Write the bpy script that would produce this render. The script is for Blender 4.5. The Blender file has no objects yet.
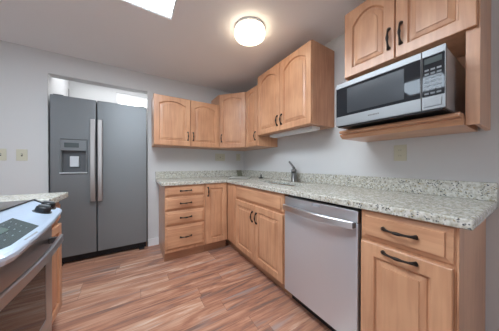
import bpy, bmesh, math, random
from mathutils import Matrix, Vector
random.seed(7)
S = bpy.context.scene
COL = S.collection
PI = math.pi

# ------------------------------------------------------------------ camera, world, exposure
cam_d = bpy.data.cameras.new('camera')
cam = bpy.data.objects.new('camera', cam_d); COL.objects.link(cam)
cam_d.sensor_fit = 'HORIZONTAL'; cam_d.sensor_width = 36.0
cam_d.lens = 184.25 / 499 * 36.0
cam_d.clip_start = 0.02
cam.location = (0, 0, 1.1122)
cam.rotation_euler = (math.radians(90 - 0.307), 0, math.radians(-32.004))
S.camera = cam
S.view_settings.view_transform = 'Standard'
S.view_settings.look = 'None'
S.view_settings.gamma = 1.0
S.view_settings.use_curve_mapping = False
S.view_settings.exposure = 0.26
W = bpy.data.worlds.new('world'); S.world = W; W.use_nodes = True
W.node_tree.nodes['Background'].inputs[0].default_value = (0.75, 0.85, 1.0, 1)
W.node_tree.nodes['Background'].inputs[1].default_value = 1.0

SKY1 = 18.0      # kitchen skylight
SKY2 = 8.5      # dining skylight
WIN_L = 0.75     # window in the far dining wall
WIN_R = 1.15     # glass door behind the camera
WIN_A = 4.0     # window in the fridge alcove
LAMP = 6.0      # flush ceiling lamp

ALCOVE_FILL = 4.0      # unseen glowing panel added over the alcove to brighten it

# room numbers
XR, YB, ZC = 1.660, 2.847, 2.338
XL, YR = -3.3, -2.6
YA = 3.62

# ------------------------------------------------------------------ materials
def new_mat(name):
    m = bpy.data.materials.new(name); m.use_nodes = True
    nt = m.node_tree; b = nt.nodes['Principled BSDF']
    return m, nt, b
def N(nt, kind, **kw):
    n = nt.nodes.new(kind)
    for k, v in kw.items(): setattr(n, k, v)
    return n
def plain(name, col, rough=.5, metal=0.0, bump=0.0, bscale=200, var=0.0, spec=.5):
    m, nt, b = new_mat(name)
    b.inputs['Base Color'].default_value = (*col, 1)
    b.inputs['Roughness'].default_value = rough
    b.inputs['Metallic'].default_value = metal
    b.inputs['Specular IOR Level'].default_value = spec
    tc = N(nt, 'ShaderNodeTexCoord')
    nz = N(nt, 'ShaderNodeTexNoise'); nz.inputs['Scale'].default_value = bscale
    nt.links.new(tc.outputs['Object'], nz.inputs['Vector'])
    if bump:
        bp = N(nt, 'ShaderNodeBump'); bp.inputs['Strength'].default_value = bump; bp.inputs['Distance'].default_value = .002
        nt.links.new(nz.outputs['Fac'], bp.inputs['Height']); nt.links.new(bp.outputs['Normal'], b.inputs['Normal'])
    mr = N(nt, 'ShaderNodeMapRange')
    mr.inputs['To Min'].default_value = max(0.02, rough - .04 - var); mr.inputs['To Max'].default_value = min(1, rough + .04 + var)
    nt.links.new(nz.outputs['Fac'], mr.inputs['Value']); nt.links.new(mr.outputs['Result'], b.inputs['Roughness'])
    return m
def glow(name, col, strength):
    m, nt, b = new_mat(name)
    b.inputs['Base Color'].default_value = (.8, .8, .8, 1)
    b.inputs['Emission Color'].default_value = (*col, 1)
    b.inputs['Emission Strength'].default_value = strength
    return m
def maple(name, base, dark, across=False):
    m, nt, b = new_mat(name)
    tc = N(nt, 'ShaderNodeTexCoord'); oi = N(nt, 'ShaderNodeObjectInfo')
    add = N(nt, 'ShaderNodeVectorMath', operation='ADD')
    sc = N(nt, 'ShaderNodeVectorMath', operation='SCALE'); sc.inputs['Scale'].default_value = 7.0
    comb = N(nt, 'ShaderNodeCombineXYZ')
    for i in range(3): nt.links.new(oi.outputs['Random'], comb.inputs[i])
    nt.links.new(comb.outputs[0], sc.inputs[0])
    nt.links.new(tc.outputs['Object'], add.inputs[0]); nt.links.new(sc.outputs[0], add.inputs[1])
    mp = N(nt, 'ShaderNodeMapping')
    mp.inputs['Scale'].default_value = (2.0, 22, 22) if across else (22, 22, 2.0)
    nt.links.new(add.outputs[0], mp.inputs['Vector'])
    n1 = N(nt, 'ShaderNodeTexNoise'); n1.inputs['Scale'].default_value = 1.6; n1.inputs['Detail'].default_value = 5; n1.inputs['Distortion'].default_value = .6
    nt.links.new(mp.outputs[0], n1.inputs['Vector'])
    n2 = N(nt, 'ShaderNodeTexNoise'); n2.inputs['Scale'].default_value = 3.5; n2.inputs['Detail'].default_value = 2
    nt.links.new(add.outputs[0], n2.inputs['Vector'])
    mx = N(nt, 'ShaderNodeMath', operation='ADD'); nt.links.new(n1.outputs['Fac'], mx.inputs[0]); nt.links.new(n2.outputs['Fac'], mx.inputs[1])
    mh = N(nt, 'ShaderNodeMath', operation='MULTIPLY'); mh.inputs[1].default_value = .5; nt.links.new(mx.outputs[0], mh.inputs[0])
    cr = N(nt, 'ShaderNodeValToRGB')
    cr.color_ramp.elements[0].position = .34; cr.color_ramp.elements[0].color = (*dark, 1)
    cr.color_ramp.elements[1].position = .60; cr.color_ramp.elements[1].color = (*base, 1)
    nt.links.new(mh.outputs[0], cr.inputs[0]); nt.links.new(cr.outputs[0], b.inputs['Base Color'])
    b.inputs['Roughness'].default_value = .33
    b.inputs['Coat Weight'].default_value = .15; b.inputs['Coat Roughness'].default_value = .25
    return m
def granite(name):
    m, nt, b = new_mat(name)
    tc = N(nt, 'ShaderNodeTexCoord')
    def noise(scale, detail, rough=.6, dist=0):
        n = N(nt, 'ShaderNodeTexNoise'); n.inputs['Scale'].default_value = scale; n.inputs['Detail'].default_value = detail
        n.inputs['Roughness'].default_value = rough; n.inputs['Distortion'].default_value = dist
        nt.links.new(tc.outputs['Object'], n.inputs['Vector']); return n
    def ramp(src, stops):
        r = N(nt, 'ShaderNodeValToRGB'); e = r.color_ramp.elements
        e[0].position, e[0].color = stops[0][0], (*stops[0][1], 1); e[1].position, e[1].color = stops[-1][0], (*stops[-1][1], 1)
        for p, c in stops[1:-1]:
            q = e.new(p); q.color = (*c, 1)
        nt.links.new(src, r.inputs[0]); return r
    base = ramp(noise(58, 6).outputs['Fac'], [(.34, (.40, .375, .30)), (.48, (.56, .545, .475)), (.62, (.71, .70, .65))])
    tan = ramp(noise(80, 4, .6, .4).outputs['Fac'], [(.57, (0, 0, 0)), (.66, (1, 1, 1))])
    m1 = N(nt, 'ShaderNodeMixRGB'); nt.links.new(tan.outputs[0], m1.inputs[0]); nt.links.new(base.outputs[0], m1.inputs[1]); m1.inputs[2].default_value = (.40, .33, .20, 1)
    vor = N(nt, 'ShaderNodeTexVoronoi'); vor.inputs['Scale'].default_value = 105; nt.links.new(tc.outputs['Object'], vor.inputs['Vector'])
    gate = noise(30, 4)
    fl = ramp(vor.outputs['Distance'], [(.26, (1, 1, 1)), (.42, (0, 0, 0))])
    gt = ramp(gate.outputs['Fac'], [(.47, (0, 0, 0)), (.54, (1, 1, 1))])
    mu = N(nt, 'ShaderNodeMixRGB', blend_type='MULTIPLY'); mu.inputs[0].default_value = 1
    nt.links.new(fl.outputs[0], mu.inputs[1]); nt.links.new(gt.outputs[0], mu.inputs[2])
    m2 = N(nt, 'ShaderNodeMixRGB'); nt.links.new(mu.outputs[0], m2.inputs[0]); nt.links.new(m1.outputs[0], m2.inputs[1]); m2.inputs[2].default_value = (.055, .06, .075, 1)
    nt.links.new(m2.outputs[0], b.inputs['Base Color'])
    b.inputs['Roughness'].default_value = .22
    return m
def steel(name, col, rough, metal=1.0, axis=2, streak=.05, aniso=.5):
    m, nt, b = new_mat(name)
    tc = N(nt, 'ShaderNodeTexCoord'); mp = N(nt, 'ShaderNodeMapping')
    s = [420, 420, 420]; s[axis] = 6.0; mp.inputs['Scale'].default_value = s
    nt.links.new(tc.outputs['Object'], mp.inputs['Vector'])
    n = N(nt, 'ShaderNodeTexNoise'); n.inputs['Scale'].default_value = 1.0; n.inputs['Detail'].default_value = 3
    nt.links.new(mp.outputs[0], n.inputs['Vector'])
    mr = N(nt, 'ShaderNodeMapRange'); mr.inputs['To Min'].default_value = max(.05, rough - streak); mr.inputs['To Max'].default_value = rough + streak
    nt.links.new(n.outputs['Fac'], mr.inputs['Value']); nt.links.new(mr.outputs[0], b.inputs['Roughness'])
    b.inputs['Base Color'].default_value = (*col, 1); b.inputs['Metallic'].default_value = metal
    b.inputs['Anisotropic'].default_value = aniso; b.inputs['Anisotropic Rotation'].default_value = .25
    return m
def plank_floor(name):
    m, nt, b = new_mat(name)
    L = nt.links.new
    tc = N(nt, 'ShaderNodeTexCoord'); sep = N(nt, 'ShaderNodeSeparateXYZ'); L(tc.outputs['Object'], sep.inputs[0])
    def math_(op, a, c=None):
        n = N(nt, 'ShaderNodeMath', operation=op)
        if hasattr(a, 'links'): L(a, n.inputs[0])
        else: n.inputs[0].default_value = a
        if c is not None:
            if hasattr(c, 'links'): L(c, n.inputs[1])
            else: n.inputs[1].default_value = c
        return n.outputs[0]
    def wn(*src):
        c = N(nt, 'ShaderNodeCombineXYZ')
        for i, s_ in enumerate(src):
            if hasattr(s_, 'links'): L(s_, c.inputs[i])
            else: c.inputs[i].default_value = s_
        w = N(nt, 'ShaderNodeTexWhiteNoise', noise_dimensions='3D'); L(c.outputs[0], w.inputs['Vector'])
        return w.outputs['Value']
    x, y = sep.outputs[0], sep.outputs[1]
    PW, PL = .127, 1.21
    yr = math_('DIVIDE', y, PW); row = math_('FLOOR', yr); fy = math_('FRACT', yr)
    off = wn(row, 3.1, 0.0)
    xr = math_('ADD', math_('DIVIDE', x, PL), math_('MULTIPLY', off, 5.0)); pc = math_('FLOOR', xr); fx = math_('FRACT', xr)
    pid = wn(row, pc, 1.7)
    # streaks running along each plank, broken into irregular strips
    def streak(fx_, fy_, dist, det):
        v = N(nt, 'ShaderNodeCombineXYZ')
        L(math_('ADD', math_('MULTIPLY', x, fx_), math_('MULTIPLY', pid, 37.0)), v.inputs[0]); L(math_('MULTIPLY', y, fy_), v.inputs[1]); L(math_('MULTIPLY', pid, 11.0), v.inputs[2])
        n = N(nt, 'ShaderNodeTexNoise'); n.inputs['Scale'].default_value = 1.0; n.inputs['Detail'].default_value = det; n.inputs['Roughness'].default_value = .62; n.inputs['Distortion'].default_value = dist
        L(v.outputs[0], n.inputs['Vector']); return n
    st = streak(1.8, 14.0, .9, 5); st2 = streak(3.0, 52.0, .8, 3)
    mixv = math_('ADD', math_('MULTIPLY', st.outputs['Fac'], 1.35), math_('MULTIPLY', st2.outputs['Fac'], .55))
    tone = math_('ADD', math_('SUBTRACT', mixv, .42), math_('MULTIPLY', math_('SUBTRACT', pid, .5), .26))
    cr = N(nt, 'ShaderNodeValToRGB'); e = cr.color_ramp.elements
    e[0].position = .28; e[0].color = (.22, .135, .11, 1)
    e[1].position = .86; e[1].color = (.72, .56, .45, 1)
    for p_, c_ in ((.40, (.38, .175, .115)), (.54, (.50, .245, .155)), (.68, (.60, .35, .24))):
        q = e.new(p_); q.color = (*c_, 1)
    L(tone, cr.inputs[0])
    gv = N(nt, 'ShaderNodeCombineXYZ'); L(math_('MULTIPLY', x, 2.0), gv.inputs[0]); L(math_('MULTIPLY', y, 20.0), gv.inputs[1]); L(math_('MULTIPLY', pid, 23.0), gv.inputs[2])
    gn = N(nt, 'ShaderNodeTexNoise'); gn.inputs['Scale'].default_value = 1.0; gn.inputs['Detail'].default_value = 4; L(gv.outputs[0], gn.inputs['Vector'])
    gr = N(nt, 'ShaderNodeValToRGB'); gr.color_ramp.elements[0].position = .56; gr.color_ramp.elements[1].position = .70
    gr.color_ramp.elements[1].color = (.75, .75, .75, 1); L(gn.outputs['Fac'], gr.inputs[0])
    mg = N(nt, 'ShaderNodeMixRGB'); L(gr.outputs[0], mg.inputs[0]); L(cr.outputs[0], mg.inputs[1]); mg.inputs[2].default_value = (.36, .29, .27, 1)
    # joints
    jy = math_('LESS_THAN', fy, .018); jx = math_('LESS_THAN', fx, .0022)
    j = math_('MAXIMUM', jy, jx)
    mj = N(nt, 'ShaderNodeMixRGB'); L(math_('MULTIPLY', j, .6), mj.inputs[0]); L(mg.outputs[0], mj.inputs[1]); mj.inputs[2].default_value = (.07, .035, .025, 1)
    L(mj.outputs[0], b.inputs['Base Color'])
    bp = N(nt, 'ShaderNodeBump'); bp.inputs['Strength'].default_value = .15; bp.inputs['Distance'].default_value = .003
    L(math_('SUBTRACT', st.outputs['Fac'], j), bp.inputs['Height']); L(bp.outputs['Normal'], b.inputs['Normal'])
    b.inputs['Roughness'].default_value = .36
    return m

M = {}
M['wall'] = plain('wall_paint', (.665, .662, .655), .75, bump=.12, bscale=90)
M['ceiling'] = plain('ceiling_paint', (.90, .91, .92), .85, bump=.15, bscale=70)
M['trim'] = plain('white_trim', (.80, .80, .80), .4)
M['floor'] = plank_floor('wood_plank_floor')
M['maple'] = maple('maple', (.675, .372, .213), (.50, .245, .133))
M['maple_x'] = maple('maple_across', (.675, .372, .213), (.50, .245, .133), True)
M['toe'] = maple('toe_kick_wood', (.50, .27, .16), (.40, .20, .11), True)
M['granite'] = granite('granite')
M['steel'] = steel('brushed_steel', (.72, .78, .85), .32, metal=.75, aniso=.8)
M['steel_h'] = steel('brushed_steel_level', (.70, .71, .73), .36, axis=0, aniso=.7)
M['slate'] = steel('slate_steel', (.215, .225, .232), .46, metal=.60)
M['slate_dark'] = plain('slate_plastic', (.11, .115, .122), .4)
M['handle'] = steel('bar_steel', (.50, .475, .46), .33)
M['bronze'] = plain('dark_bronze', (.035, .028, .024), .38, metal=.7)
M['black'] = plain('black_plastic', (.012, .012, .014), .35)
M['glass'] = plain('black_glass', (.018, .02, .024), .05)
M['glass'].node_tree.nodes['Map Range'].inputs['To Min'].default_value = .02; M['glass'].node_tree.nodes['Map Range'].inputs['To Max'].default_value = .05
M['mw_mesh'] = plain('microwave_window', (.05, .055, .062), .22, spec=.35)
M['grey_key'] = plain('key_grey', (.33, .35, .38), .5)
M['dim_key'] = plain('dim_key', (.22, .24, .26), .5)
M['range'] = steel('range_steel', (.60, .71, .86), .38, metal=.6, axis=0)
M['range_glass'] = plain('range_glass', (.05, .045, .045), .05)
M['lcd'] = plain('panel_glass', (.06, .075, .075), .12)
M['lcd_green'] = plain('display_green', (.085, .12, .105), .25)
M['almond'] = plain('almond_plastic', (.62, .60, .47), .45)
M['slot'] = plain('slot_dark', (.10, .095, .08), .6)
M['mw_steel'] = steel('microwave_steel', (.27, .275, .28), .50, metal=.9, axis=0, aniso=0.0)
M['mw_case'] = plain('microwave_case', (.55, .55, .56), .36, metal=.5)
M['oven_steel'] = steel('oven_steel', (.46, .46, .48), .32, metal=.85, axis=0, aniso=.3)
M['nickel'] = steel('brushed_nickel', (.25, .245, .24), .34)
M['white_pl'] = plain('white_plastic', (.75, .77, .76), .4)
M['paddle'] = plain('paddle_plastic', (.60, .63, .66), .35)
M['corner_shade'] = plain('olive_shade', (.20, .19, .13), .5)
M['slab'] = plain('grey_slab', (.50, .50, .46), .3)
M['sky1'] = glow('skylight_daylight', (.80, .905, 1.0), SKY1)
M['sky2'] = glow('skylight_daylight_dining', (.72, .86, 1.0), SKY2)
M['alcove_fill'] = glow('alcove_fill_glow', (.93, .96, 1.0), ALCOVE_FILL)
M['winL'] = glow('window_daylight', (.66, .83, 1.0), WIN_L)
M['winR'] = glow('door_daylight', (.76, .88, 1.0), WIN_R)
M['winA'] = glow('alcove_daylight', (.95, .97, 1.0), WIN_A)
M['lamp'] = glow('lamp_diffuser', (1.0, .80, .58), LAMP)

# ------------------------------------------------------------------ mesh helpers
class MB:
    def __init__(s): s.bm = bmesh.new()
    def face(s, vs):
        try: return s.bm.faces.new(vs)
        except ValueError: return None
    def box(s, x0, x1, y0, y1, z0, z1):
        v = [s.bm.verts.new((x, y, z)) for x in (x0, x1) for y in (y0, y1) for z in (z0, z1)]
        for f in ((0, 1, 3, 2), (4, 6, 7, 5), (0, 4, 5, 1), (2, 3, 7, 6), (0, 2, 6, 4), (1, 5, 7, 3)): s.face([v[i] for i in f])
        return s
    def prism(s, poly, a, b, axis='z'):
        """poly: 2D points; extruded from a to b along axis (z: xy, y: xz, x: yz)"""
        mk = {'z': lambda p, t: (p[0], p[1], t), 'y': lambda p, t: (p[0], t, p[1]), 'x': lambda p, t: (t, p[0], p[1])}[axis]
        A = [s.bm.verts.new(mk(p, a)) for p in poly]; B = [s.bm.verts.new(mk(p, b)) for p in poly]
        s.face(A); s.face(B[::-1]); n = len(poly)
        for i in range(n): s.face([A[i], B[i], B[(i + 1) % n], A[(i + 1) % n]])
        return s
    def loft(s, rings, cap=True, closed=True):
        R = [[s.bm.verts.new(p) for p in r] for r in rings]; n = len(R[0])
        for a, b in zip(R, R[1:]):
            for i in range(n if closed else n - 1): s.face([a[i], a[(i + 1) % n], b[(i + 1) % n], b[i]])
        if cap: s.face(R[0][::-1]); s.face(R[-1])
        return s
    def tube(s, pts, rad, seg=8, flat=1.0):
        pts = [Vector(p) for p in pts]
        if not isinstance(rad, (list, tuple)): rad = [rad] * len(pts)
        rings = []; up = None
        for i, p in enumerate(pts):
            t = (pts[min(i + 1, len(pts) - 1)] - pts[max(i - 1, 0)]).normalized()
            if up is None:
                up = Vector((0, 0, 1)) if abs(t.z) < .9 else Vector((1, 0, 0))
            a = t.cross(up).normalized(); c = a.cross(t).normalized(); up = c
            rings.append([p + (a * math.cos(k * 2 * PI / seg) + c * math.sin(k * 2 * PI / seg) * flat) * rad[i] for k in range(seg)])
        return s.loft(rings)
    def lathe(s, prof, cx=0, cy=0, seg=32, axis='z', at=0):
        rings = []
        for r, h in prof:
            ring = []
            for k in range(seg):
                c, d = max(r, 1e-5) * math.cos(k * 2 * PI / seg), max(r, 1e-5) * math.sin(k * 2 * PI / seg)
                ring.append((cx + c, cy + d, h) if axis == 'z' else (cx + c, h, cy + d))
            rings.append(ring)
        return s.loft(rings)
    def cells(s, us, vs, skip, a, b, plane='xy'):
        """a slab from a to b with cells left out: skip = set of (i, j)"""
        mk = {'xy': lambda u, v, t: (u, v, t), 'xz': lambda u, v, t: (u, t, v), 'yz': lambda u, v, t: (t, u, v)}[plane]
        d = {}
        def V(i, j, t):
            k = (i, j, t)
            if k not in d: d[k] = s.bm.verts.new(mk(us[i], vs[j], a if t == 0 else b))
            return d[k]
        keep = lambda i, j: 0 <= i < len(us) - 1 and 0 <= j < len(vs) - 1 and (i, j) not in skip
        for i in range(len(us) - 1):
            for j in range(len(vs) - 1):
                if not keep(i, j): continue
                c = [(i, j), (i + 1, j), (i + 1, j + 1), (i, j + 1)]
                s.face([V(*q, 0) for q in c][::-1]); s.face([V(*q, 1) for q in c])
                for (di, dj), (p, q) in (((0, -1), (0, 1)), ((1, 0), (1, 2)), ((0, 1), (2, 3)), ((-1, 0), (3, 0))):
                    if not keep(i + di, j + dj): s.face([V(*c[p], 0), V(*c[q], 0), V(*c[q], 1), V(*c[p], 1)])
        return s
    def panel(s, x0, z0, w, h, arch=0.0, stile=.058, t=.02, y=0.0, flat=False, K=15):
        """raised-panel front: back face at y, front at y - t (outward is -y)"""
        x1, z1 = x0 + w, z0 + h
        def ring(ins, depth, arched, frame):
            L_, R_, B_, T_ = x0 + ins, x1 - ins, z0 + ins, z1 - ins
            pts = [(L_, B_), (R_, B_)]
            xc, hw = (L_ + R_) / 2, (R_ - L_) / 2
            for k in range(K):
                x = R_ - 2 * hw * k / (K - 1)
                dz = arch * min(1.0, ((x - xc) / hw) ** 2) if arched else 0
                pts.append((x, T_ - dz))
            return [(px, y - depth, pz) for px, pz in pts]
        if flat:     # drawer front with a bevelled raised edge
            R = [ring(0, 0, 0, 0), ring(0, t * .30, 0, 0), ring(.003, t * .38, 0, 0), ring(.020, t * .62, 0, 0), ring(.0215, t * .60, 0, 0), ring(.0235, t, 0, 0)]
        else:
            R = [ring(0, 0, 0, 0), ring(0, t - .003, 0, 0), ring(.003, t, 0, 0), ring(stile, t, 1, 0), ring(stile + .003, t - .004, 1, 0), ring(stile + .005, t - .013, 1, 0),
                 ring(stile + .012, t - .014, 1, 0), ring(stile + .014, t - .010, 1, 0), ring(stile + .036, t - .005, 1, 0), ring(stile + .0375, t - .0005, 1, 0)]
        s.loft(R)
        return s
    def build(s, name, mat, parent=None, bevel=0.0, smooth=False, seg=2):
        bmesh.ops.recalc_face_normals(s.bm, faces=s.bm.faces)
        me = bpy.data.meshes.new(name); s.bm.to_mesh(me); s.bm.free()
        me.materials.append(mat)
        o = bpy.data.objects.new(name, me); COL.objects.link(o)
        if parent is not None: o.parent = parent
        if smooth:
            for p in me.polygons: p.use_smooth = True
        if bevel:
            m = o.modifiers.new('bevel', 'BEVEL'); m.width = bevel; m.segments = seg; m.limit_method = 'ANGLE'; m.angle_limit = math.radians(40)
        return o
def tag(o, label=None, cat=None, group=None, kind=None):
    if label: o['label'] = label
    if cat: o['category'] = cat
    if group: o['group'] = group
    if kind: o['kind'] = kind
    return o
def thing(name, label, cat, loc=(0, 0, 0), rz=0.0, group=None):
    o = bpy.data.objects.new(name, None); COL.objects.link(o); o.empty_display_size = .1
    o.location = loc; o.rotation_euler = (0, 0, rz)
    return tag(o, label, cat, group)
def struct(name, mb, mat, bevel=0.0):
    return tag(mb.build(name, mat, None, bevel), kind='structure')
FACE_Y, FACE_X, FACE_STOVE = 0.0, -PI / 2, PI / 2      # fronts looking at -y, -x, +x

# ------------------------------------------------------------------ the setting
struct('floor', MB().box(XL, XR, YR, YA, -.06, 0), M['floor'])
K1 = (-.34, .272, .42, 1.675)         # kitchen skylight x0 x1 y0 y1
K2 = (-1.80, -1.10, .72, 1.28)        # dining skylight
KFILL = (-.70, .10, 3.05, 3.44)          # added hole for the alcove fill panel, out of view
xs = sorted([XL, K2[0], K2[1], KFILL[0], KFILL[1], K1[0], K1[1], XR]); ys = sorted([YR, K1[2], K1[3], K2[2], K2[3], KFILL[2], KFILL[3], YA])
skip = set()
for i in range(len(xs) - 1):
    for j in range(len(ys) - 1):
        cx, cy = (xs[i] + xs[i + 1]) / 2, (ys[j] + ys[j + 1]) / 2
        for k in (K1, K2, KFILL):
            if k[0] < cx < k[1] and k[2] < cy < k[3]: skip.add((i, j))
struct('ceiling', MB().cells(xs, ys, skip, ZC, ZC + .08), M['ceiling'])
def skylight(n, k, mat):
    root = bpy.data.objects.new('window_%d' % n, None); COL.objects.link(root); root.location = (k[0], k[2], ZC); tag(root, kind='structure')
    w, d = k[1] - k[0], k[3] - k[2]; e = .012
    MB().cells([.001, e, w - e, w - .001], [.001, e, d - e, d - .001], {(1, 1)}, .004, .06).build('window_frame', M['trim'], root)
    MB().box(e, w - e, e, d - e, .006, .02).build('pane', mat, root)
skylight(1, K1, M['sky1']); skylight(2, K2, M['sky2']); skylight(6, KFILL, M['alcove_fill'])  # the last one is the added fill panel above the alcove

T = .12
OX0, OX1, OZ = -.790, .152, 2.100     # opening of the fridge alcove
struct('wall_back', MB().cells([XL, OX0, OX1, XR], [0, OZ, ZC], {(1, 0)}, YB, YB + T, 'xz'), M['wall'])
struct('wall_right', MB().box(XR, XR + T, YR, YB + T, 0, ZC), M['wall'])
# alcove shell
struct('wall_alcove_left', MB().box(OX0 - .10, OX0 - .001, YB + T, YA, 0, ZC), M['wall'])
struct('wall_alcove_right', MB().box(OX1 + .14, OX1 + .24, YB + T, YA, 0, ZC), M['wall'])
WA = (-.245, .22, 1.62, 2.262)
struct('wall_alcove_back', MB().cells([OX0 - .10, WA[0], WA[1], OX1 + .24], [0, WA[2], WA[3], ZC], {(1, 1)}, YA, YA + T, 'xz'), M['wall'])
def window(n, origin, rz, w, h, mat, nx=1, ny=1):
    """pane set in a hole of a wall; local x along the wall, -y into the room"""
    root = bpy.data.objects.new('window_%d' % n, None); COL.objects.link(root); root.location = origin; root.rotation_euler = (0, 0, rz); tag(root, kind='structure')
    e = .035
    xs_, zs_, sk = [0.001], [0.001], set()
    for i in range(nx): xs_ += [w * i / nx + e * (1 if i == 0 else .5), w * (i + 1) / nx - e * (1 if i == nx - 1 else .5)]
    for i in range(ny): zs_ += [h * i / ny + e * (1 if i == 0 else .5), h * (i + 1) / ny - e * (1 if i == ny - 1 else .5)]
    xs_.append(w - .001); zs_.append(h - .001)
    for i in range(nx):
        for j in range(ny): sk.add((2 * i + 1, 2 * j + 1))
    MB().cells(xs_, zs_, sk, .01, .06, 'xz').build('window_frame', M['trim'], root)
    MB().box(.02, w - .02, .03, .04, .02, h - .02).build('pane', mat, root)
root_w = window(3, (WA[0], YA, WA[2]), 0, WA[1] - WA[0], WA[3] - WA[2], M['winA'])
# far wall of the dining side, with a wide window
WL = (-1.3, 1.7, .75, 2.1)
struct('wall_left', MB().cells([YR, WL[0], WL[1], YB + T], [0, WL[2], WL[3], ZC], {(1, 1)}, XL - T, XL, 'yz'), M['wall'])
window(4, (XL, WL[0], WL[2]), PI / 2, WL[1] - WL[0], WL[3] - WL[2], M['winL'], 3, 1)
# wall behind the camera, with a glass patio door
WR = (-1.9, .3, .05, 2.1)
struct('wall_rear', MB().cells([XL, WR[0], WR[1], XR], [0, WR[2], WR[3], ZC], {(1, 1)}, YR - T, YR, 'xz'), M['wall'])
window(5, (WR[1], YR, WR[2]), PI, WR[1] - WR[0], WR[3] - WR[2], M['winR'], 2, 1)
# baseboards
struct('baseboard_back', MB().box(OX1 + .002, .284, YB - .014, YB - .001, 0.001, .10), M['trim'], .003)
struct('baseboard_back_left', MB().box(XL + .001, OX0 - .002, YB - .014, YB - .001, .001, .10), M['trim'], .003)
struct('baseboard_right', MB().box(XR - .014, XR - .001, YR + .02, .150, .001, .09), M['trim'], .003)

# ------------------------------------------------------------------ cabinets
def pull(parent, x, z, vertical, y=-.02, L=.105):
    """wavy bronze bar pull with flared feet"""
    pts, rad = [], []
    n = 17
    for i in range(n):
        t = i / (n - 1); s_ = (t - .5) * L
        out = .024 * math.sin(PI * min(1, max(0, t))) ** .55 if 0 < t < 1 else 0
        r = .0052 + .0032 * abs(math.cos(2 * PI * t)) ** 3 + (.003 if i in (0, n - 1) else 0)
        pts.append((x, y - .001 - out, z + s_) if vertical else (x + s_, y - .001 - out, z)); rad.append(r)
    o = MB().tube(pts, rad, 8).build('handle', M['bronze'], parent, smooth=True)
    o['label'] = 'dark bronze bar pull'
    return o
def door(parent, x0, x1, z0, z1, arch=0.0, stile=.056, name='door'):
    return MB().panel(x0, z0, x1 - x0, z1 - z0, arch, stile).build(name, M['maple'], parent)
def drawer(parent, x0, x1, z0, z1, name='drawer'):
    return MB().panel(x0, z0, x1 - x0, z1 - z0, flat=True).build(name, M['maple_x'], parent)
def body(parent, x0, x1, y1, z0, z1, toe=0.0, toe_back=.065):
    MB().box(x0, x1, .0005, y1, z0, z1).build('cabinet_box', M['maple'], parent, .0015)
    if toe: MB().box(x0 + .0005, x1 - .0005, toe_back, y1, 0.001, z0 - .0005).build('toe_kick', M['toe'], parent)

BF_Y, BF_X = 2.233, 1.052      # faces of the base cabinets
TOP = .874
# four drawer cabinet
c = thing('drawer_cabinet', 'maple base cabinet with a stack of four drawers next to the fridge alcove', 'cabinet', (.286, BF_Y, 0), FACE_Y, 'maple base cabinets under the granite')
body(c, 0, .459, .605, .115, TOP, 1)
for z0, z1 in ((.752, .868), (.594, .738), (.424, .578), (.146, .406)):
    d = drawer(c, .004, .444, z0, z1); pull(d, .224, (z0 + z1) / 2, False, L=.125)
# single door cabinet
c = thing('base_cabinet', 'narrow maple base cabinet with one tall door, in the inner corner', 'cabinet', (.746, BF_Y, 0), FACE_Y, 'maple base cabinets under the granite')
body(c, 0, .304, .605, .115, TOP, 1)
d = door(c, .004, .284, .125, .868); pull(d, .030, .775, True)
# corner cabinet with a blank front
c = thing('corner_base_cabinet', 'maple corner base cabinet showing only a slim blank front beside the sink cabinet', 'cabinet', (BF_X, 2.838, 0), FACE_X, 'maple base cabinets under the granite')
body(c, 0, .856, .600, .115, TOP, 1)
MB().panel(.630, .125, .215, .743, flat=True).build('filler_panel', M['maple'], c)
# sink cabinet
c = thing('sink_cabinet', 'maple sink base cabinet with two doors under a blank drawer front', 'cabinet', (BF_X, 1.980, 0), FACE_X, 'maple base cabinets under the granite')
MB().cells([0, .03, .82, .848], [.0005, .03, .57, .600], {(1, 1)}, .115, TOP).build('cabinet_box', M['maple'], c, .0015)
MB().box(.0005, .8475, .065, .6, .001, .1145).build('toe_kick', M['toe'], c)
drawer(c, .008, .838, .712, .864, 'false_drawer_front')
d = door(c, .008, .420, .125, .694); pull(d, .386, .575, True)
d = door(c, .426, .838, .125, .694); pull(d, .460, .575, True)
# end cabinet
c = thing('end_cabinet', 'maple base cabinet with drawer and door at the open end past the dishwasher', 'cabinet', (BF_X, .528, 0), FACE_X, 'maple base cabinets under the granite')
body(c, 0, .351, .600, .115, TOP, 1)
d = drawer(c, .006, .344, .724, .866); pull(d, .174, .797, False, L=.125)
d = door(c, .006, .344, .125, .708, stile=.062); pull(d, .174, .682, False, L=.125)
# end panel goes to the floor
MB().box(.3515, .358, -.001, .600, .001, TOP).build('end_panel', M['maple'], c, .001)

# cabinet beside the stove
c = thing('base_cabinet', 'slim maple base cabinet beyond the stove with drawer over door', 'cabinet', (-.452, 1.505, 0), FACE_STOVE)
body(c, 0, .285, .60, .115, TOP, 1)
drawer(c, .004, .281, .722, .866); d = door(c, .004, .281, .125, .706, stile=.05)

# upper cabinets
UF_Y, UF_X = 2.527, 1.340
c = thing('wall_cabinet', 'short maple wall cabinet with two arched doors beside the fridge', 'cabinet', (.200, UF_Y, 1.352), FACE_Y, 'maple wall cabinets')
body(c, 0, .848, .318, 0, .628)
d = door(c, .003, .436, .006, .622, .045); pull(d, .404, .135, True)
d = door(c, .442, .845, .006, .622, .045); pull(d, .474, .135, True)
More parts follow.
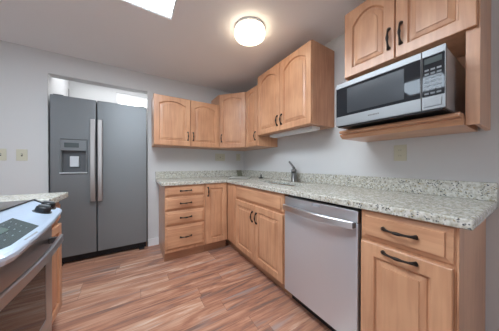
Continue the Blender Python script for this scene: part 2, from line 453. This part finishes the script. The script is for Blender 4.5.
# diagonal corner cabinet
p0, p1 = Vector((1.062, 2.520)), Vector((1.334, 2.216))
ang = math.atan2(p1.y - p0.y, p1.x - p0.x); wd = (p1 - p0).length
c = thing('corner_wall_cabinet', 'maple corner wall cabinet set on the diagonal with one arched door', 'cabinet', (p0.x, p0.y, 1.350), ang, 'maple wall cabinets')
def loc2(x, y):
    d_ = Vector((x, y)) - p0; return (d_.x * math.cos(ang) + d_.y * math.sin(ang), -d_.x * math.sin(ang) + d_.y * math.cos(ang))
MB().prism([loc2(1.051, 2.845), loc2(1.051, 2.520), loc2(p0.x, p0.y), loc2(p1.x, p1.y), loc2(1.345, 2.211), loc2(1.658, 2.211), loc2(1.658, 2.845)], 0, .782).build('cabinet_box', M['maple'], c, .0015)
d = door(c, .012, wd - .012, .006, .770, .035, .05); pull(d, .040, .14, True)
# single door beside it
c = thing('wall_cabinet', 'narrow maple wall cabinet with one door between the corner cabinet and the taller pair', 'cabinet', (UF_X, 2.208, 1.350), FACE_X, 'maple wall cabinets')
body(c, 0, .278, .318, 0, .782)
d = door(c, .006, .272, .006, .770, .03, .05); pull(d, .238, .13, True)
# two door cabinet over the sink
c = thing('wall_cabinet', 'raised maple wall cabinet with two arched doors hanging over the sink', 'cabinet', (UF_X, 1.926, 1.474), FACE_X, 'maple wall cabinets')
body(c, 0, .836, .318, 0, .744)
d = door(c, .004, .416, .004, .738, .06); pull(d, .384, .115, True)
d = door(c, .422, .832, .004, .738, .06); pull(d, .452, .115, True)
# strip light under it
c = thing('under_cabinet_light', 'slim white strip light under the cabinet over the sink', 'light', (1.40, 1.78, 1.4725), FACE_X)
MB().box(0, .64, 0, .11, -.028, 0).build('housing', M['white_pl'], c, .004)
MB().box(.02, .62, .02, .09, -.034, -.0285).build('diffuser', M['trim'], c, .002)
# microwave cabinet
MWY = .797
c = thing('microwave_cabinet', 'maple wall cabinet with two arched doors above an open microwave shelf', 'cabinet', (UF_X, MWY, 1.30), FACE_X, 'maple wall cabinets')
mwW = MWY - .157; dz = -1.30
MB().box(0.0005, mwW - .0005, .0005, .318, 1.752 + dz, 2.220 + dz).build('cabinet_box', M['maple'], c, .0015)
MB().box(0, .016, 0.02, .318, .052, 1.751 + dz).build('side_panel', M['maple'], c, .001)
MB().box(mwW - .018, mwW, 0.0205, .318, .0, 1.751 + dz).build('side_panel', M['maple'], c, .001)
MB().box(.0165, mwW - .0185, .306, .317, .053, 1.751 + dz).build('back_panel', M['maple'], c)
MB().box(mwW - .044, mwW, .0, .02, 0, 1.751 + dz).build('face_frame_stile', M['maple'], c, .001)
# shelf with rounded front, a cove strip beneath it
prof = [(-.085, .030)] + [(-.085 - .011 * math.sin(a), .041 - .011 * math.cos(a)) for a in [PI * k / 8 for k in range(1, 8)]] + [(-.085, .052), (.304, .052), (.304, .030)]
MB().prism(prof, .018, mwW - .047, 'x').build('shelf', M['maple_x'], c, .0)
prof = [(-.060, .0295), (-.060, .020), (-.035, .004), (-.030, 0), (.318, 0), (.318, .0295)]
MB().prism(prof, .0, mwW - .0445, 'x').build('shelf_moulding', M['maple_x'], c, .001)
d = door(c, .010, .318, 1.748 + dz, 2.214 + dz, .060); pull(d, .290, 1.877 + dz, True, L=.12)
d = door(c, .324, .632, 1.748 + dz, 2.214 + dz, .060); pull(d, .350, 1.877 + dz, True, L=.12)

# ------------------------------------------------------------------ granite
CT0, CT1 = .8755, .914
cx0, cx1 = .246, XR - .001
FX, FY = 1.018, 2.200        # front edges
YE = .132                    # open end
SK = (1.235, 1.50, 1.22, 1.86)
xs = [cx0, FX, SK[0], SK[1], cx1]; ys = [YE, SK[2], SK[3], FY, YB - .001]
c = thing('granite_countertop', 'speckled cream granite worktop running round the corner over the base cabinets', 'countertop', (cx0, YB, CT0))
def sh(o, v): return [a - v for a in o]
MB().cells(sh(xs, cx0), sh(ys, YB), {(0, 0), (0, 1), (0, 2), (2, 1)}, 0, CT1 - CT0).build('worktop', M['granite'], c, .006, seg=3)
MB().box(0, cx1 - cx0, -.021, -.0015, CT1 - CT0 + .0005, .1385).build('backsplash', M['granite'], c, .003)
MB().box(cx1 - cx0 - .020, cx1 - cx0 - .0005, YE - YB, -.0215, CT1 - CT0 + .0005, .1385).build('backsplash', M['granite'], c, .003)
# sink bowl, part of the top
b_ = MB(); a0, a1, b0, b1 = SK[0] + .003, SK[1] - .003, SK[2] + .003, SK[3] - .003
b_.cells([a0, a0 + .004, a1 - .004, a1], [b0, b0 + .004, b1 - .004, b1], {(1, 1)}, .722, .868)
b_.box(a0, a1, b0, b1, .715, .7215)
o = b_.build('kitchen_sink', M['steel'], None, .004); tag(o, 'steel sink bowl set under the granite below the faucet', 'sink')
# left peninsula worktop
c = tag(MB().cells([-1.10, -.408], [1.503, 1.838], set(), CT0, CT1).build('granite_countertop', M['granite'], None, .005, seg=3), 'small granite worktop corner beyond the stove', 'countertop')

# ------------------------------------------------------------------ refrigerator
FXO, FYO = -.759, 2.776
fr = thing('refrigerator', 'slate grey side by side refrigerator standing in the wall alcove', 'refrigerator', (FXO, FYO, 0), FACE_Y)
FW, FH, SP = .900, 1.862, .386
MB().box(.006, FW - .006, .078, .70, .085, FH - .012).build('cabinet_body', M['slate_dark'], fr, .004)
dx0, dx1, dz0, dz1 = .078, .300, 1.008, 1.388      # dispenser hole
o = MB().cells([0, dx0, dx1, SP - .004], [.092, dz0, dz1, FH], {(1, 1)}, 0, .068, 'xz').build('freezer_door', M['slate'], fr, .008, seg=3)
o2 = MB().box(SP + .004, FW, 0, .068, .092, FH).build('fridge_door', M['slate'], fr, .008, seg=3)
ds = MB().cells([dx0 + .001, dx0 + .012, dx1 - .012, dx1 - .001], [dz0 + .001, dz0 + .02, 1.265, dz1 - .001], {(1, 1)}, -.004, .030, 'xz').build('dispenser', M['slate'], o, .003)
ds['label'] = 'water and ice dispenser'
MB().box(dx0 + .002, dx1 - .002, .050, .066, dz0 + .002, dz1 - .002).build('recess', M['slate_dark'], o)
MB().box(.112, .232, -.008, -.0045, 1.302, 1.352).build('display', M['lcd'], o, .001)
MB().box(.150, .226, .018, .0495, 1.085, 1.205).build('paddle', M['paddle'], o, .006)
MB().box(dx0 - .004, dx1 + .004, -.016, .0495, dz0 + .004, dz0 + .018).build('drip_tray', M['steel_h'], o, .003)
b_ = MB()
for z in (.705, 1.585): b_.box(.347, .367, -.045, -.0005, z, z + .03)
b_.cells([.334, .379], [.690, 1.630], set(), -.062, -.040, 'xz'); b_.build('handle', M['handle'], o, .007, seg=3)['label'] = 'bright steel bar handle'
b_ = MB()
for z in (.705, 1.585): b_.box(.411, .431, -.045, -.0005, z, z + .03)
b_.cells([.400, .445], [.690, 1.630], set(), -.062, -.040, 'xz'); b_.build('handle', M['handle'], o2, .007, seg=3)['label'] = 'bright steel bar handle'
b_ = MB().box(.012, FW - .012, .045, .077, .02, .088)
for i in range(5): b_.box(.03, FW - .03, .038, .0455, .028 + i * .012, .034 + i * .012)
b_.build('kick_grille', M['black'], fr)
for x in (.03, FW - .09): MB().box(x, x + .06, .010, .075, .001, .0195).build('foot', M['black'], fr, .003)
for x in (.02, FW - .10): MB().box(x, x + .08, .02, .16, FH + .0005, FH + .012).build('hinge_cover', M['slate_dark'], fr, .003)
# pipe rising behind the fridge
tag(MB().tube([(-.768, 3.50, .0), (-.768, 3.50, 2.16)], .005, 10).build('water_pipe', M['nickel'], None), 'thin grey pipe rising behind the fridge against the alcove wall', 'pipe')

# ------------------------------------------------------------------ dishwasher
dw = thing('dishwasher', 'stainless steel dishwasher under the granite between sink and end cabinets', 'dishwasher', (1.030, 1.1150, 0), FACE_X)
DWW = .580
MB().box(.006, DWW - .006, .042, .60, .105, .862).build('tub', M['black'], dw)
MB().box(.004, DWW - .004, .085, .12, .001, .1045).build('toe_kick', M['black'], dw)
MB().box(.003, DWW - .003, 0, .0415, .108, .786).build('door', M['steel'], dw, .004, seg=3)
MB().box(.003, DWW - .003, .002, .0415, .7875, .856).build('control_strip', M['steel_h'], dw, .004, seg=3)
# bowed bar handle
b_ = MB(); rings = []
for i in range(21):
    t = i / 20; x = .016 + t * (DWW - .032); out = .020 + .034 * math.sin(PI * t) ** .8
    prof = [(-.010, -.017), (-.010, .017), (-.006, .021), (.004, .021), (.008, .017), (.008, -.017), (.004, -.021), (-.006, -.021)]
    rings.append([(x, -out + p[0], .778 + p[1]) for p in prof])
b_.loft(rings); b_.build('handle', M['steel_h'], dw, .0, smooth=False)['label'] = 'bowed steel bar handle'
for x in (.010, DWW - .030): MB().box(x, x + .020, -.030, -.0005, .764, .794).build('handle_bracket', M['slate_dark'], dw, .003)
MB().box(.270, .335, .0008, .0018, .832, .846).build('badge', M['grey_key'], dw)

# ------------------------------------------------------------------ microwave
MX, MZ, MWD, MH = 1.180, 1.371, .528, .284
mw = thing('microwave', 'stainless microwave with black glass door on the open cabinet shelf', 'microwave', (MX, .763, 1.3525), FACE_X)
z0 = MZ - 1.3525
MB().box(.004, MWD - .004, .020, .415, z0 + .002, z0 + MH - .002).build('case', M['mw_case'], mw, .004)
MB().box(.010, MWD - .010, .006, .405, .0105, z0 + .0015).build('base', M['black'], mw, .002)
for x in (.05, MWD - .08):
    for y in (.12, .36): MB().box(x, x + .03, y, y + .03, .0005, .010).build('foot', M['black'], mw)
sp = .446
dr = MB().cells([0, .003, sp - .004, sp - .001], [z0, z0 + .062, z0 + .252, z0 + MH], {(1, 1)}, 0, .0195, 'xz').build('door', M['mw_steel'], mw, .003)
MB().box(0.0032, sp - .0042, .001, .019, z0 + .0625, z0 + .2515).build('door_glass', M['glass'], dr, .001)
MB().box(.078, .378, -.0004, .0008, z0 + .078, z0 + .236).build('window_mesh', M['mw_mesh'], dr)
b_ = MB()
xx = .205
for i, wl in enumerate((.006, .004, .005, .003, .006, .004, .005, .002, .005)):
    b_.box(xx, xx + wl, -.0008, -.0001, z0 + .030, z0 + .037); xx += wl + .0022
b_.build('logo', M['slot'], dr)
cp = MB().cells([sp + .001, sp + .003, MWD - .003, MWD], [z0, z0 + .062, z0 + .252, z0 + MH], {(1, 1)}, 0, .0195, 'xz').build('control_panel', M['mw_steel'], mw, .003)
MB().box(sp + .0032, MWD - .0032, .001, .019, z0 + .0625, z0 + .2515).build('panel_glass', M['glass'], cp, .001)
MB().box(sp + .010, MWD - .012, -.0004, .0008, z0 + .216, z0 + .242).build('display', M['lcd'], cp)
b_ = MB()
for r in range(7):
    for k in range(3):
        x = sp + .011 + k * .021; z = z0 + .072 + r * .0185
        b_.box(x, x + .015, -.0006, .0008, z, z + .008)
b_.build('keypad', M['dim_key'], cp)
MB().box(sp + .010, MWD - .012, -.0025, -.0002, z0 + .014, z0 + .050).build('door_release_button', M['mw_steel'], cp, .002)

# ------------------------------------------------------------------ stove
ST_Y0 = .742
st = thing('stove', 'stainless slide-in electric stove with black glass top and front controls', 'stove', (-.43, ST_Y0, 0), FACE_STOVE)
SWD = .757
def ly(x): return -(x + .43)          # world x -> local y
MB().box(.004, SWD - .004, ly(-.452), ly(-1.06), .06, .905).build('stove_body', M['slate_dark'], st, .003)
MB().box(.02, SWD - .02, ly(-.49), ly(-1.0), .001, .0595).build('base', M['black'], st)
b_ = MB().cells([.001, SWD - .001], [ly(-.474), ly(-1.075)], set(), .9055, .918).build('glass_cooktop', M['range_glass'], st, .003)
for bx, by, r in ((.20, .20, .105), (.56, .19, .085), (.20, .46, .085), (.56, .46, .105)):
    MB().lathe([(r, .9183), (r, .9186), (r - .003, .9186), (r - .003, .9183)], bx, by, 48).build('burner_ring', M['slate_dark'], st)
def xf(y):
    pts = [(.742, -.330), (.76, -.300), (.80, -.286), (.98, -.294), (1.21, -.314), (1.39, -.336), (1.455, -.350), (1.499, -.385)]
    for (a, b2), (c2, d2) in zip(pts, pts[1:]):
        if y <= c2: return b2 + (d2 - b2) * (y - a) / (c2 - a)
    return pts[-1][1]
rings = []
for i in range(25):
    y = ST_Y0 + .001 + (SWD - .002) * i / 24; f = xf(y)
    rings.append([(y - ST_Y0, ly(q[0]), q[1]) for q in ((-.473, .917), (f - .012, .8665), (f - .002, .861), (f, .852), (f - .006, .838), (f - .03, .828), (-.451, .82))])
pn = MB().loft(rings).build('control_panel', M['range'], st, .0015)
def on_panel(s_, y, up=0.0):
    x = -.473 + .175 * s_; z = .917 - .0505 * (x + .473) / (xf(y) - .012 + .473)
    return (y - ST_Y0, ly(x + .3 * up), z + .954 * up)
def plate(pts, u0, u1, name, mat, parent):
    b2 = MB(); b2.loft([[on_panel(s_, y, u0) for s_, y in pts], [on_panel(s_, y, u1) for s_, y in pts]]); return b2.build(name, mat, parent)
plate([(.34, 1.125), (.87, 1.058), (.91, .845), (.86, .800), (.36, .800)], -.002, .0012, 'touch_panel', M['lcd'], pn)
plate([(.42, 1.00), (.60, .985), (.60, .90), (.42, .90)], .0013, .002, 'clock_display', M['lcd_green'], pn)
for r_ in range(4):
    for k in range(5):
        s_, y = .42 + .11 * r_, 1.075 - .018 * r_ - .045 * k
        if r_ < 2 and .88 < y < 1.01: continue
        plate([(s_, y), (s_ + .012, y), (s_ + .012, y - .008), (s_, y - .008)], .0010, .0018, 'touch_key', M['dim_key'], pn)
MB().box(.001, SWD - .001, ly(-.4665), ly(-.4735), .9175, .9225).build('cooktop_trim', M['black'], st, .001)
b_ = MB()
for k in range(9):
    y = .985 - .0105 * k
    pts = [(.955, y), (.985, y), (.985, y - .006), (.955, y - .006)]
    b_.loft([[on_panel(a, q, -.002) for a, q in pts], [on_panel(a, q, .0008) for a, q in pts]])
b_.build('logo', M['grey_key'], pn)
def knob(s_, y):
    b2 = MB(); rr = []
    ax = Vector((0, -.30, .954)); o_ = Vector(on_panel(s_, y)); t1 = Vector((1, 0, 0)); t2 = ax.cross(t1)
    for r, h in ((.034, -.002), (.034, .003), (.028, .004), (.0265, .024), (.024, .026), (.0, .026)):
        rr.append([tuple(o_ + ax * h + (t1 * math.cos(a) + t2 * math.sin(a)) * max(r, 1e-4)) for a in [k * 2 * PI / 24 for k in range(24)]])
    b2.loft(rr); k_ = b2.build('knob', M['black'], pn)
    b2 = MB(); rr = []
    for q0, q1 in ((-.021, -.006), (-.021, .006), (.021, .006), (.021, -.006)):
        pass
    g = [o_ + t2 * q0 + t1 * q1 for q0, q1 in ((-.021, -.005), (-.021, .005), (.021, .005), (.021, -.005))]
    b2.loft([[tuple(p + ax * .0262) for p in g], [tuple(p + ax * .034) for p in g]]); b2.build('grip', M['slate'], k_, .001)
knob(.53, 1.290); knob(.46, 1.395)
# dark trim along the far end of the panel
rings = []
for s_, z_ in ((.02, .0), (.25, .0), (.5, .0), (.62, .0)):
    p_ = Vector(on_panel(s_, 1.4995)); rings.append([tuple(p_ + Vector(q)) for q in ((-.014, 0, .0005), (.0004, 0, .0005), (.0004, 0, .006), (-.014, 0, .006))])
MB().loft(rings).build('end_trim', M['black'], pn)
# oven door
od = MB().cells([.003, .085, SWD - .085, SWD - .003], [.215, .28, .62, .812], {(1, 1)}, -.028, .0215, 'xz').build('oven_door', M['oven_steel'], st, .004)
MB().box(.0855, SWD - .0855, -.0255, .02, .2805, .6195).build('oven_window', M['glass'], od, .001)
b_ = MB(); rings = []
for i in range(15):
    t = i / 14; x = .025 + t * (SWD - .05); out = .070 + .018 * math.sin(PI * t)
    prof = [(-.010, -.018), (-.010, .018), (-.004, .022), (.006, .020), (.010, .014), (.010, -.014), (.006, -.020), (-.004, -.022)]
    rings.append([(x, -out + p[0], .690 + p[1]) for p in prof])
b_.loft(rings); b_.build('handle', M['oven_steel'], od)['label'] = 'wide steel bar handle'
for x in (.034, SWD - .058): MB().box(x, x + .024, -.066, -.0285, .675, .705).build('handle_bracket', M['slate_dark'], od, .003)
MB().box(.003, SWD - .003, -.026, .0215, .065, .2105).build('storage_drawer', M['oven_steel'], st, .004)

# ------------------------------------------------------------------ ceiling lamp
lp = thing('ceiling_lamp', 'round glowing white flush lamp on the kitchen ceiling', 'ceiling lamp', (.888, 1.415, ZC))
MB().lathe([(.0, -.0005), (.132, -.0005), (.137, -.003), (.137, -.018), (.132, -.020), (0, -.020)], 0, 0, 48).build('ceiling_plate', M['white_pl'], lp)
MB().lathe([(.0, -.0205), (.132, -.0205), (.136, -.030), (.136, -.056), (.130, -.072), (.112, -.082), (.082, -.088), (.04, -.091), (0, -.0915)], 0, 0, 48).build('lamp_shade', M['lamp'], lp, smooth=True)

# ------------------------------------------------------------------ switches and outlets (all on plates)
def outlet_plate(name, label, cat, loc, rz, gangs, kinds, group=None, w1=.078, h=.118):
    t = thing(name, label, cat, loc, rz, group); w = w1 + .046 * (gangs - 1)
    MB().box(-w / 2, w / 2, -.006, -.0008, -h / 2, h / 2).build('cover_plate', M['almond'], t, .002)
    for i, k in enumerate(kinds):
        x = (i - (gangs - 1) / 2) * .046
        if k == 'o':
            for z in (-.020, .020):
                r = MB().prism([(x + .0165 * math.cos(a), z + .014 * math.sin(a)) for a in [j * 2 * PI / 16 for j in range(16)]], -.0075, -.0062, 'y').build('receptacle', M['almond'], t)
                b2 = MB()
                for q in (-.006, .006): b2.box(x + q - .001, x + q + .001, -.0079, -.0076, z - .004, z + .005)
                b2.build('slots', M['slot'], r)
        else:
            MB().box(x - .006, x + .006, -.0068, -.0062, -.014, .014).build('switch_slot', M['slot'], t)
            MB().box(x - .004, x + .004, -.016, -.0069, -.002, .010).build('toggle', M['almond'], t, .001)
    return t
outlet_plate('light_switch', 'almond light switch on the back wall, the one nearest the fridge', 'switch', (-.979, YB, 1.210), FACE_Y, 1, 's', 'almond switch plates left of the fridge')
outlet_plate('light_switch', 'almond light switch at the far edge of the wall, second from the fridge', 'switch', (-1.120, YB, 1.211), FACE_Y, 1, 's', 'almond switch plates left of the fridge')
outlet_plate('wall_outlet', 'wide almond outlet plate on the back wall under the short wall cabinet', 'outlet', (1.205, YB, 1.232), FACE_Y, 3, 'oso')
outlet_plate('wall_outlet', 'single almond outlet plate on the back wall nearest the room corner', 'outlet', (1.545, YB, 1.240), FACE_Y, 1, 'o')
outlet_plate('wall_outlet', 'almond outlet plate on the side wall below the microwave', 'outlet', (XR, .562, 1.197), FACE_X, 1, 'o')

# ------------------------------------------------------------------ faucet and small things on the granite
fc = thing('faucet', 'brushed nickel single lever faucet standing behind the sink', 'faucet', (1.560, 1.530, .9145))
MB().lathe([(.0, 0), (.036, 0), (.036, .006), (.030, .012), (.029, .10), (.030, .13), (.027, .142), (.012, .148), (0, .148)], 0, 0, 24).build('body', M['nickel'], fc, smooth=True)
MB().tube([(.0, 0, .105), (-.026, -.023, .122), (-.060, -.052, .133), (-.090, -.078, .132), (-.108, -.094, .120)], [.020, .019, .018, .019, .020], 12).build('spout', M['nickel'], fc, smooth=True)
MB().tube([(.005, 0, .147), (.0, .012, .170), (-.012, .035, .205), (-.022, .055, .232)], [.017, .013, .011, .012], 10).build('lever', M['nickel'], fc, smooth=True)
a = math.radians(-38)
cb = thing('cutting_board', 'pale stone board lying flat in the corner of the granite worktop', 'cutting board', (1.30, 2.335, .9145), a)
MB().box(-.14, .14, -.16, .16, .0055, .016).build('board', M['slab'], cb, .003)
for x in (-.12, .12):
    for y in (-.14, .14): MB().lathe([(0, 0), (.010, 0), (.010, .005), (0, .005)], x, y, 12).build('foot', M['black'], cb)
tl = thing('corner_shade', 'small dull olive slab put in for the dark shade in the corner', 'corner_shade', (1.545, 2.775, .9148), 0)
MB().prism([(0, 0), (.010, .0015), (.0465, .096), (.0365, .0975)], -.045, .045, 'x').build('shade_slab', M['corner_shade'], tl)  # leaning olive slab stands in for the shade in the counter corner
ss = thing('sink_strainer', 'small black sink strainer with arched handle on the granite', 'strainer', (1.545, 2.160, .9145), math.radians(58))
MB().lathe([(0, 0), (.030, 0), (.036, .008), (.036, .014), (0, .014)], 0, 0, 24).build('basket', M['black'], ss)
MB().tube([(-.034, 0, .012), (-.032, 0, .038), (-.015, 0, .052), (.015, 0, .052), (.032, 0, .038), (.034, 0, .012)], .007, 8).build('handle', M['black'], ss, smooth=True)
